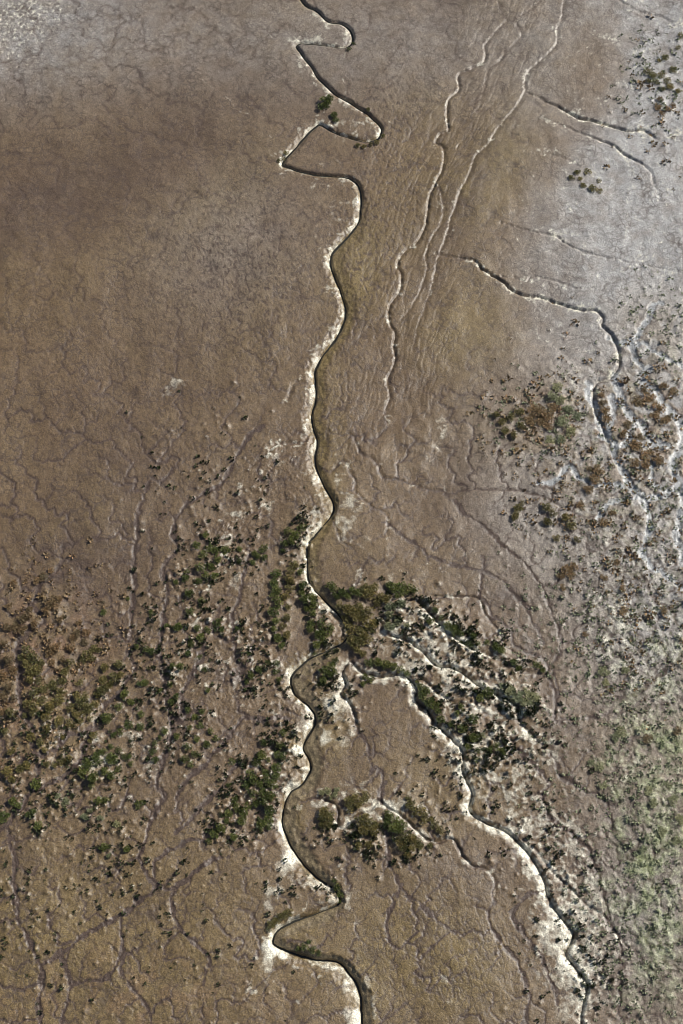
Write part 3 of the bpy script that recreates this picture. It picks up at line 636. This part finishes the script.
alga = SH((1, 675, 790, 62, 110, 0, 1), (.9, 676, 850, 40, 70, 0, 1), (.7, 625, 745, 36, 40, 0, 1.4), (.7, 650, 930, 50, 110, 0, 1.2), (.6, 620, 850, 30, 60, 0, 1), (.3, 660, 640, 60, 60, 0, 1), (.35, 560, 400, 30, 24, 0, 1), (.3, 565, 440, 30, 24, 0, 1))
alga = np.clip(alga * (0.38 + 0.3 * hum2 + 0.7 * m_noise + 0.4 * mid + 0.35 * n_small), 0, 1)
alga *= sstep(565, 665, U + 40 * m_noise + 30 * warpx)
alga = np.maximum(alga, 0.22 * right_marsh * np.clip(0.5 + n_mid, 0, 1))
olive = SH((.9, 362, 260, 22, 60, 8, 1.5), (.8, 330, 720, 22, 60, 0, 1.2), (1, 300, 675, 18, 22, 40, 1.5), (.8, 300, 935, 26, 22, 0, 1.5), (.9, 296, 820, 12, 40, 0, 1.2), (.5, 420, 180, 40, 140, 12, 1.3), (.8, 470, 320, 50, 60, 25, 1.3),
           (.8, 490, 170, 40, 60, 30, 1.3), (.85, 60, 960, 190, 120, 0, 1.3), (.85, 420, 960, 110, 80, 0, 1.3), (.5, 450, 790, 70, 50, 10, 1.2), (.9, 370, 990, 16, 50, 0, 1.2), (.8, 298, 745, 12, 24, 0, 1.2), (.5, 230, 190, 70, 30, -30, 1), (.6, 330, 440, 18, 110, 0, 1.2), (.4, 60, 700, 90, 120, 0, 1))
olive = np.clip(np.maximum(np.maximum(olive, 0.8 * bank_glintA), bed) + 0.25 * big, 0, 1)
sheen = SH((.95, 655, 200, 120, 220, 12, 1.4), (.7, 660, 60, 90, 120, 0, 1), (.95, 665, 430, 90, 130, 0, 1.3), (.35, 340, 40, 300, 60, 0, 1), (.6, 30, 20, 120, 70, -15, 1), (.2, 230, 240, 90, 70, -30, 1), (.5, 560, 500, 80, 90, 0, 1), (.85, 655, 600, 70, 110, 0, 1), (.5, 650, 900, 60, 120, 0, 1))
sheen *= 1 - 0.8 * blobs((1, 590, 75, 38, 60, 10, 1.5), (.8, 545, 150, 30, 40, 20, 1.5), (.9, 500, 210, 22, 70, 15, 1.5), (.7, 490, 320, 36, 40, 0, 1.5))
sheen = np.clip(np.maximum(sheen * (1 + 0.35 * m_noise), 0.12 * bed * sstep(500, 640, V)), 0, 1)
mat = SH((1, 545, 425, 62, 50, 0, 1.5), (1, 645, 425, 70, 80, 0, 1.5), (.9, 590, 490, 60, 50, 0, 1.5), (.8, 650, 330, 40, 40, 0, 1.5), (.6, 640, 560, 60, 60, 0, 1.5)) * (1 - sstep(0.02, 0.25, tW)) * sstep(-0.45, 0.15, m_noise + 0.5 * n_mid + 0.3 * mid)
sheen *= 1 - 0.65 * mat
pale *= 1 - 0.55 * mat
olive = np.maximum(olive, 0.45 * mat)
pools = np.clip(sstep(0.12, 0.45, tW), 0, 1)
rust_m = SH((.5, 40, 640, 70, 70, 0, 1), (.4, 545, 415, 40, 30, 0, 1), (.4, 640, 430, 60, 60, 0, 1), (.35, 30, 740, 60, 60, 0, 1), (.3, 575, 340, 12, 20, 0, 1), (.3, 130, 1000, 140, 50, 0, 1)) * sstep(-0.1, 0.4, m_noise)

# ------------------------------------------------------------------ materials
def new_mat(name):
    m = bpy.data.materials.new(name); m.use_nodes = True
    return m, m.node_tree.nodes, m.node_tree.links, m.node_tree.nodes['Principled BSDF']
def mixc(N, L, fac, a, b, mode='MIX'):
    n = N.new('ShaderNodeMix'); n.data_type = 'RGBA'; n.blend_type = mode
    for sock, val in ((n.inputs[0], fac), (n.inputs[6], a), (n.inputs[7], b)):
        if isinstance(val, (int, float)): sock.default_value = val
        elif isinstance(val, tuple): sock.default_value = val + (1,)
        else: L.new(val, sock)
    return n.outputs[2]
def mth(N, L, op, a, b=0.0, c=None):
    n = N.new('ShaderNodeMath'); n.operation = op
    for i, val in enumerate((a, b) if c is None else (a, b, c)):
        if isinstance(val, (int, float)): n.inputs[i].default_value = val
        else: L.new(val, n.inputs[i])
    return n.outputs[0]
def ramp(N, L, x, a, b):
    n = N.new('ShaderNodeMapRange'); n.clamp = True
    L.new(x, n.inputs[0]); n.inputs[1].default_value = a; n.inputs[2].default_value = b
    return n.outputs[0]
def noise_t(N, L, vec, scale, detail=3, rough=0.6):
    n = N.new('ShaderNodeTexNoise'); n.inputs['Scale'].default_value = scale
    n.inputs['Detail'].default_value = detail; n.inputs['Roughness'].default_value = rough
    L.new(vec, n.inputs['Vector'])
    return n.outputs['Fac']

mud, N, L, bsdf = new_mat('tidal_mud')
tc = N.new('ShaderNodeTexCoord').outputs['Object']
a1 = N.new('ShaderNodeAttribute'); a1.attribute_name = 'soil_a'
a2 = N.new('ShaderNodeAttribute'); a2.attribute_name = 'soil_b'
s1 = N.new('ShaderNodeSeparateColor'); L.new(a1.outputs['Color'], s1.inputs[0])
s2 = N.new('ShaderNodeSeparateColor'); L.new(a2.outputs['Color'], s2.inputs[0])
f_pale, f_wet, f_alga = s1.outputs[0], s1.outputs[1], s1.outputs[2]
f_olive, f_sheen, f_rust = s2.outputs[0], s2.outputs[1], s2.outputs[2]
f_pool = a2.outputs['Alpha']
f_rough = a1.outputs['Alpha']
nf = noise_t(N, L, tc, 5.5, 4, 0.7)
nm = noise_t(N, L, tc, 1.2, 4, 0.65)
nh = noise_t(N, L, tc, 8.5, 2, 0.7)
nl = noise_t(N, L, tc, 0.09, 4, 0.6)
c = mixc(N, L, ramp(N, L, nl, 0.3, 0.7), (0.138, 0.092, 0.054), (0.170, 0.119, 0.068))
c = mixc(N, L, f_olive, c, (0.188, 0.136, 0.058))
c = mixc(N, L, mth(N, L, 'MULTIPLY', f_sheen, 0.85), c, (0.40, 0.405, 0.415))  # sheen of sun and sky put into the base colour
c = mixc(N, L, f_rust, c, (0.22, 0.125, 0.08))
c = mixc(N, L, f_wet, c, (0.082, 0.056, 0.044))
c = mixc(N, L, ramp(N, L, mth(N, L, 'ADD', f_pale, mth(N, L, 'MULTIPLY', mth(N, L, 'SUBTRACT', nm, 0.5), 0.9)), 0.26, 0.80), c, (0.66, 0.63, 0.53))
c = mixc(N, L, ramp(N, L, mth(N, L, 'ADD', f_alga, mth(N, L, 'MULTIPLY', mth(N, L, 'SUBTRACT', nm, 0.5), 0.5)), 0.1, 1.2), c, (0.215, 0.25, 0.115))
c = mixc(N, L, mth(N, L, 'MULTIPLY', f_pool, 0.85), c, (0.32, 0.335, 0.35))  # reflected sky put into the pool colour
# grain: coarse silt and pellets, plus white glint specks painted in
grain = ramp(N, L, nf, 0.28, 0.72)
c = mixc(N, L, 1.0, c, mixc(N, L, grain, (0.45, 0.45, 0.46), (1.6, 1.6, 1.58)), 'MULTIPLY')
c = mixc(N, L, 1.0, c, mixc(N, L, ramp(N, L, nh, 0.32, 0.68), (0.50, 0.50, 0.51), (1.5, 1.5, 1.48)), 'MULTIPLY')
c = mixc(N, L, 1.0, c, mixc(N, L, ramp(N, L, nm, 0.3, 0.7), (0.84, 0.83, 0.82), (1.14, 1.14, 1.14)), 'MULTIPLY')
vor = N.new('ShaderNodeTexVoronoi'); vor.inputs['Scale'].default_value = 2.3; L.new(tc, vor.inputs['Vector'])
spk = ramp(N, L, vor.outputs['Distance'], 0.17, 0.05)
spk = mth(N, L, 'MULTIPLY', spk, ramp(N, L, mth(N, L, 'ADD', nl, mth(N, L, 'MULTIPLY', f_pale, 0.4)), 0.5, 0.75))
c = mixc(N, L, mth(N, L, 'MULTIPLY', spk, 0.35), c, (0.62, 0.60, 0.56))  # tiny white glints painted into the colour
# hairline drying cracks between small plates
wp = N.new('ShaderNodeVectorMath'); wp.operation = 'MULTIPLY_ADD'
nv = N.new('ShaderNodeTexNoise'); nv.inputs['Scale'].default_value = 0.9; nv.inputs['Detail'].default_value = 3; L.new(tc, nv.inputs['Vector'])
L.new(nv.outputs['Color'], wp.inputs[0]); wp.inputs[1].default_value = (1.3, 1.3, 0); L.new(tc, wp.inputs[2])
ve = N.new('ShaderNodeTexVoronoi'); ve.feature = 'DISTANCE_TO_EDGE'; ve.inputs['Scale'].default_value = 0.85; L.new(wp.outputs[0], ve.inputs['Vector'])
crack = mth(N, L, 'MULTIPLY', ramp(N, L, ve.outputs['Distance'], 0.11, 0.02), ramp(N, L, noise_t(N, L, tc, 0.22, 3), 0.38, 0.62))
crack = mth(N, L, 'MULTIPLY', crack, mth(N, L, 'SUBTRACT', 1.0, f_pale))
c = mixc(N, L, mth(N, L, 'MULTIPLY', crack, 0.62), c, (0.075, 0.055, 0.046))
L.new(c, bsdf.inputs['Base Color'])
rgh = mth(N, L, 'SUBTRACT', 0.44, mth(N, L, 'MULTIPLY', f_wet, 0.04))
rgh = mth(N, L, 'SUBTRACT', rgh, mth(N, L, 'MULTIPLY', f_sheen, 0.08))
rgh = mth(N, L, 'ADD', rgh, mth(N, L, 'MULTIPLY', f_pale, 0.06))
rgh = mth(N, L, 'SUBTRACT', rgh, mth(N, L, 'MULTIPLY', f_pool, 0.12))
rgh = mth(N, L, 'ADD', rgh, mth(N, L, 'MULTIPLY', f_rough, 0.16))
L.new(rgh, bsdf.inputs['Roughness'])
bsdf.inputs['Specular IOR Level'].default_value = 0.6
bmp = N.new('ShaderNodeBump'); bmp.inputs['Strength'].default_value = 0.9; bmp.inputs['Distance'].default_value = 0.055
L.new(mth(N, L, 'SUBTRACT', mth(N, L, 'ADD', nf, mth(N, L, 'MULTIPLY', nm, 0.8)), mth(N, L, 'MULTIPLY', crack, 0.25)), bmp.inputs['Height'])
L.new(bmp.outputs[0], bsdf.inputs['Normal'])

water_m, N, L, bsdf = new_mat('still_brown_water')
bsdf.inputs['Base Color'].default_value = (0.035, 0.034, 0.028, 1)
bsdf.inputs['Roughness'].default_value = 0.08
tc = N.new('ShaderNodeTexCoord').outputs['Object']
bmp = N.new('ShaderNodeBump'); bmp.inputs['Strength'].default_value = 0.25; bmp.inputs['Distance'].default_value = 0.02
L.new(noise_t(N, L, tc, 4.0, 2), bmp.inputs['Height']); L.new(bmp.outputs[0], bsdf.inputs['Normal'])

def leaf_mat(name, dark, light, tip, tipamt):
    m, N, L, b = new_mat(name)
    at = N.new('ShaderNodeAttribute'); at.attribute_name = 'tone'
    sp = N.new('ShaderNodeSeparateColor'); L.new(at.outputs['Color'], sp.inputs[0])
    oi = N.new('ShaderNodeObjectInfo').outputs['Random']
    c = mixc(N, L, sp.outputs[0], dark, light)
    c = mixc(N, L, mth(N, L, 'MULTIPLY', sp.outputs[1], tipamt), c, tip)
    c = mixc(N, L, 1.0, c, mixc(N, L, oi, (0.72, 0.78, 0.8), (1.3, 1.2, 1.1)), 'MULTIPLY')
    L.new(c, b.inputs['Base Color']); b.inputs['Roughness'].default_value = 0.65
    b.inputs['Specular IOR Level'].default_value = 0.25
    return m
LEAF = dict(
    green=leaf_mat('leaf_green', (0.045, 0.062, 0.020), (0.165, 0.205, 0.058), (0.26, 0.22, 0.05), 0.45),
    olive=leaf_mat('leaf_olive', (0.065, 0.068, 0.024), (0.255, 0.225, 0.085), (0.33, 0.24, 0.09), 0.8),
    rust=leaf_mat('leaf_rust', (0.105, 0.080, 0.045), (0.270, 0.200, 0.110), (0.38, 0.22, 0.12), 1.0),
    sage=leaf_mat('leaf_sage', (0.150, 0.160, 0.085), (0.36, 0.38, 0.22), (0.38, 0.35, 0.20), 0.6),
    dark=leaf_mat('leaf_dark', (0.018, 0.028, 0.012), (0.060, 0.080, 0.032), (0.12, 0.10, 0.05), 0.3))

# ------------------------------------------------------------------ ground mesh
def grid_mesh(name, X, Y, Z):
    nr, nc = X.shape
    me = bpy.data.meshes.new(name)
    co = np.empty((nr * nc, 3), np.float32)
    co[:, 0] = X.ravel(); co[:, 1] = Y.ravel(); co[:, 2] = Z.ravel()
    i = np.arange(nr * nc, dtype=np.int32).reshape(nr, nc)
    q = np.stack([i[:-1, :-1], i[:-1, 1:], i[1:, 1:], i[1:, :-1]], -1).reshape(-1, 4)
    me.vertices.add(len(co)); me.vertices.foreach_set('co', co.ravel())
    me.loops.add(q.size); me.loops.foreach_set('vertex_index', q.ravel())
    me.polygons.add(len(q)); me.polygons.foreach_set('loop_start', np.arange(0, q.size, 4, dtype=np.int32))
    me.polygons.foreach_set('use_smooth', np.ones(len(q), bool))
    me.update()
    return me
def put_colour(me, name, *chans):
    at = me.attributes.new(name, 'FLOAT_COLOR', 'POINT')
    a = np.ones((len(me.vertices), 4), np.float32)
    for k, ch in enumerate(chans): a[:, k] = np.clip(ch, 0, 1).ravel()
    at.data.foreach_set('color', a.ravel())
def link(name, me, mat=None, parent=None, kind=None):
    o = bpy.data.objects.new(name, me)
    if mat is not None and not me.materials: me.materials.append(mat)
    scene.collection.objects.link(o)
    if parent: o.parent = parent
    if kind: o['kind'] = kind
    return o
gm = grid_mesh('ground', X, Y, Z)
ins = inside
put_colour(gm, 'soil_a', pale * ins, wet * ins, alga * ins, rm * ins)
put_colour(gm, 'soil_b', olive * ins + 0.3 * (1 - ins), sheen * ins + 0.2 * (1 - ins), rust_m * ins, pools * ins)
link('ground', gm, mud, kind='structure')

def height(x, y):
    s = float(np.clip(row_scale(y), rs[0], rs[-1]))
    r = int(np.clip(np.searchsorted(ys, y), 1, NR - 1)); c = int(np.clip(np.searchsorted(ks, x / s), 1, NC - 1))
    return float(min(Z[r - 1, c - 1], Z[r, c], Z[r - 1, c], Z[r, c - 1]))

# water lying in the bottom of the main creek, one ribbon that follows its bed
def ribbon(path, half, name):
    wx, wy = ground(path[:, 0], path[:, 1])
    p = np.stack([wx, wy], 1); t = np.gradient(p, axis=0); t /= np.linalg.norm(t, axis=1)[:, None] + 1e-9
    n = np.stack([-t[:, 1], t[:, 0]], 1)
    z = np.array([height(x, y) for x, y in p])
    k = 9; zz = np.convolve(np.pad(z, k, 'edge'), np.ones(2 * k + 1) / (2 * k + 1), 'valid') + 0.09
    sc = row_scale(wy)[:, None] * half
    wv = np.convolve(np.random.RandomState(9).rand(len(p) + 14), np.ones(15) / 15, 'valid'); wv = 0.55 + 1.0 * (wv - wv.min()) / (wv.max() - wv.min())
    sc = sc * wv[:, None]
    A_, B_ = p + n * sc, p - n * sc
    vv = [(a[0], a[1], h) for a, h in zip(A_, zz)] + [(b[0], b[1], h) for b, h in zip(B_, zz)]
    m = len(p)
    me = bpy.data.meshes.new(name); me.from_pydata(vv, [], [(i, i + 1, m + i + 1, m + i) for i in range(m - 1)]); me.update()
    if me.polygons[0].normal.z < 0: me.flip_normals()
    link(name, me, water_m, kind='structure')
ribbon(main, 1.5, 'creek_water')

# ------------------------------------------------------------------ plants
class Leaves:
    def __init__(s): s.v, s.f, s.t = [], [], []
    def leaf(s, p, d, ln, wd, tone, tip, rg):
        d = d / (np.linalg.norm(d) + 1e-9)
        a = rg.randn(3); side = np.cross(d, a); side /= np.linalg.norm(side) + 1e-9
        i = len(s.v)
        s.v += [tuple(p - side * wd * .5), tuple(p + side * wd * .5), tuple(p + d * ln + side * wd * .3 + rg.randn(3) * wd * .1), tuple(p + d * ln - side * wd * .3)]
        s.f.append((i, i + 1, i + 2, i + 3)); s.t += [(tone, tip)] * 4
    def twig(s, a, b, r, tone=0.2):
        a, b = np.array(a, float), np.array(b, float)
        d = b - a; u_ = np.cross(d, (0, 0, 1.01)); u_ = u_ / (np.linalg.norm(u_) + 1e-9); w_ = np.cross(d, u_); w_ /= np.linalg.norm(w_) + 1e-9
        i = len(s.v)
        for k in range(3):
            an = k * 2.094; s.v.append(tuple(a + r * (math.cos(an) * u_ + math.sin(an) * w_)))
        s.v.append(tuple(b)); s.t += [(tone, 0.8)] * 4
        s.f += [(i, i + 1, i + 3), (i + 1, i + 2, i + 3), (i + 2, i, i + 3)]
    def mesh(s, name):
        me = bpy.data.meshes.new(name); me.from_pydata(s.v, [], s.f); me.update()
        at = me.attributes.new('tone', 'FLOAT_COLOR', 'POINT')
        arr = np.ones((len(s.v), 4), np.float32); arr[:, :2] = np.array(s.t, np.float32)
        at.data.foreach_set('color', arr.ravel())
        return me
def shrub_mesh(kind, seed):
    """a low bush of radius about 1: woody stems rising to several leafy heads of unequal size"""
    rg = np.random.RandomState(seed); b = Leaves()
    heads = []
    nh = rg.randint(6, 10)
    for k in range(nh):
        a = k * 2.4 + rg.rand(); rr = 0.18 + 0.58 * math.sqrt(rg.rand()) if k else 0.0
        heads.append((np.array([rr * math.cos(a) * 1.05, rr * math.sin(a) * 0.9, 0.25 + 0.42 * (1 - rr) + 0.25 * rg.rand()]), 0.23 + 0.17 * rg.rand(), rg.rand()))
    for c_, r_, hue in heads:
        for _ in range(int(210 * r_)):
            d = rg.randn(3); d /= np.linalg.norm(d)
            if d[2] < -0.3: d[2] *= -1
            p = c_ + d * r_ * (0.55 + 0.45 * rg.rand()) * np.array([1, 1, 0.85])
            p[2] = max(p[2], 0.02)
            o = d + np.array([0, 0, 0.7]) + 0.5 * rg.randn(3)
            b.leaf(p, o, 0.13 + 0.11 * rg.rand(), 0.075 + 0.05 * rg.rand(), np.clip(0.25 + 0.5 * rg.rand() + 0.3 * (hue - .5), 0, 1), float(rg.rand() < 0.12 + 0.5 * hue ** 3) * rg.rand(), rg)
    tw = Leaves()
    for c_, r_, hue in heads:
        e_ = c_ + np.array([0, 0, r_ * 0.9])
        tw.twig((c_[0] * .15, c_[1] * .15, -0.1), e_, 0.04)
        for _ in range(3):
            d = rg.randn(3); d[2] = abs(d[2]); d /= np.linalg.norm(d)
            tw.twig(c_, c_ + d * r_ * 1.2, 0.022)
    return b.mesh('shrub_' + kind), tw.mesh('stems_' + kind)
stem_m, N, L, b_ = new_mat('woody_stem')
L.new(mixc(N, L, noise_t(N, L, N.new('ShaderNodeTexCoord').outputs['Object'], 9.0), (0.10, 0.08, 0.05), (0.30, 0.25, 0.17)), b_.inputs['Base Color'])
PROTO = {k: [] for k in ('green', 'olive', 'rust', 'sage')}
for k in PROTO:
    for s in range(5):
        me, st = shrub_mesh(k, 50 + s + 10 * len(k)); me.materials.append(LEAF[k]); st.materials.append(stem_m); PROTO[k].append((me, st))
ORD = ['topmost', 'second', 'third', 'fourth', 'fifth', 'sixth', 'seventh', 'eighth', 'ninth', 'tenth', 'eleventh', 'twelfth']
WORD = dict(green='dark green', olive='olive', rust='reddish brown', sage='pale green')
NAME = dict(green='saltmarsh_bush', olive='olive_bush', rust='glasswort_bush', sage='sage_bush')
n_sh = 0
for kind, where, s in CLUSTERS:
    pts = sorted(P(s), key=lambda q: q[1])
    for i, (u, v, r) in enumerate(pts):
        x, y = ground(u, v); sc = row_scale(y)
        me, st = PROTO[kind][rng.randint(5)]
        if r >= 4:
            o = link(NAME[kind], None); link('foliage', me, parent=o); link('stems', st, parent=o)
        else: o = link(NAME[kind], me)
        R_ = r * sc * ((1.0 if u < 230 else 1.08) if not (u > 555 and v < 200) else 0.95)
        o.location = (x, y, height(x, y) - 0.02)
        o.scale = (R_ * rng.uniform(.9, 1.15), R_ * rng.uniform(.9, 1.2), R_ * rng.uniform(.5, .7) * (0.62 if (kind in ('rust', 'sage') and u > 450) or (u > 555 and v < 200) else 1))
        o.rotation_euler = (0, 0, rng.uniform(0, 6.28))
        if i in (0, len(pts) - 1): o['label'] = '%s %s bush %s' % ('topmost' if i == 0 else 'lowest', WORD[kind], where)
        else: o['label'] = '%s %s bush from the top %s' % (ORD[i], WORD[kind], where)
        o['category'] = 'bush'
        o['group'] = '%s bushes %s' % (WORD[kind], where)
        n_sh += 1
print('shrubs', n_sh)

# tufts too many to count: one mesh per kind
def tuft_field(name, kind, pts, seed, r_lo, r_hi, blades):
    rg = np.random.RandomState(seed); b = Leaves()
    for (u, v) in pts:
        x, y = ground(u, v); sc = row_scale(y)
        if (kind == 'dark'):
            r_, c_ = np.searchsorted(ys, y), np.searchsorted(ks, x / sc)
            if dM[min(r_, NR - 1), min(c_, NC - 1)] < 2.5: continue
        R_ = (r_lo + (r_hi - r_lo) * rg.rand() ** 2.2) * sc; z = height(x, y); hue = rg.rand()
        for k in range(blades):
            a = rg.rand() * 6.28; rr = R_ * 0.8 * math.sqrt(rg.rand())
            p = np.array([x + rr * math.cos(a), y + rr * math.sin(a), z - 0.02 + R_ * 0.35 * rg.rand()])
            d = np.array([math.cos(a) * .6, math.sin(a) * .6, (0.9 + 0.5 * rg.rand()) * (1 if kind == 'dark' else 0.3)]) + (0.25 if kind == 'dark' else 0.12) * rg.randn(3)
            b.leaf(p, d, R_ * (0.7 + 0.5 * rg.rand()), R_ * 0.75, 0.2 + 0.6 * rg.rand(), hue * (0.5 if kind == 'rust' else 1) * (rg.rand() < .4), rg)
    me = b.mesh(name)
    link(name, me, LEAF[kind], kind='stuff')
    return scene.collection.objects[-1]
for nm_, kd, sd_, lo_r, hi_r, bl, lab, cat in (
    ('cordgrass_tufts', 'dark', 1, 1.0, 2.5, 11, 'countless small dark grass tufts dotted over the pale mud', 'grass'),
    ('glasswort_tufts', 'rust', 2, 1.0, 2.8, 8, 'countless small reddish brown glasswort tufts on the marsh at left and right', 'glasswort'),
    ('sea_grass_tufts', 'sage', 3, 0.8, 2.2, 7, 'countless pale green tufts covering the rough marsh at the right', 'grass')):
    tuft_field(nm_, kd, TUFTS[kd], sd_, lo_r, hi_r, bl)
    o = bpy.data.objects[nm_]; o['label'] = lab; o['category'] = cat
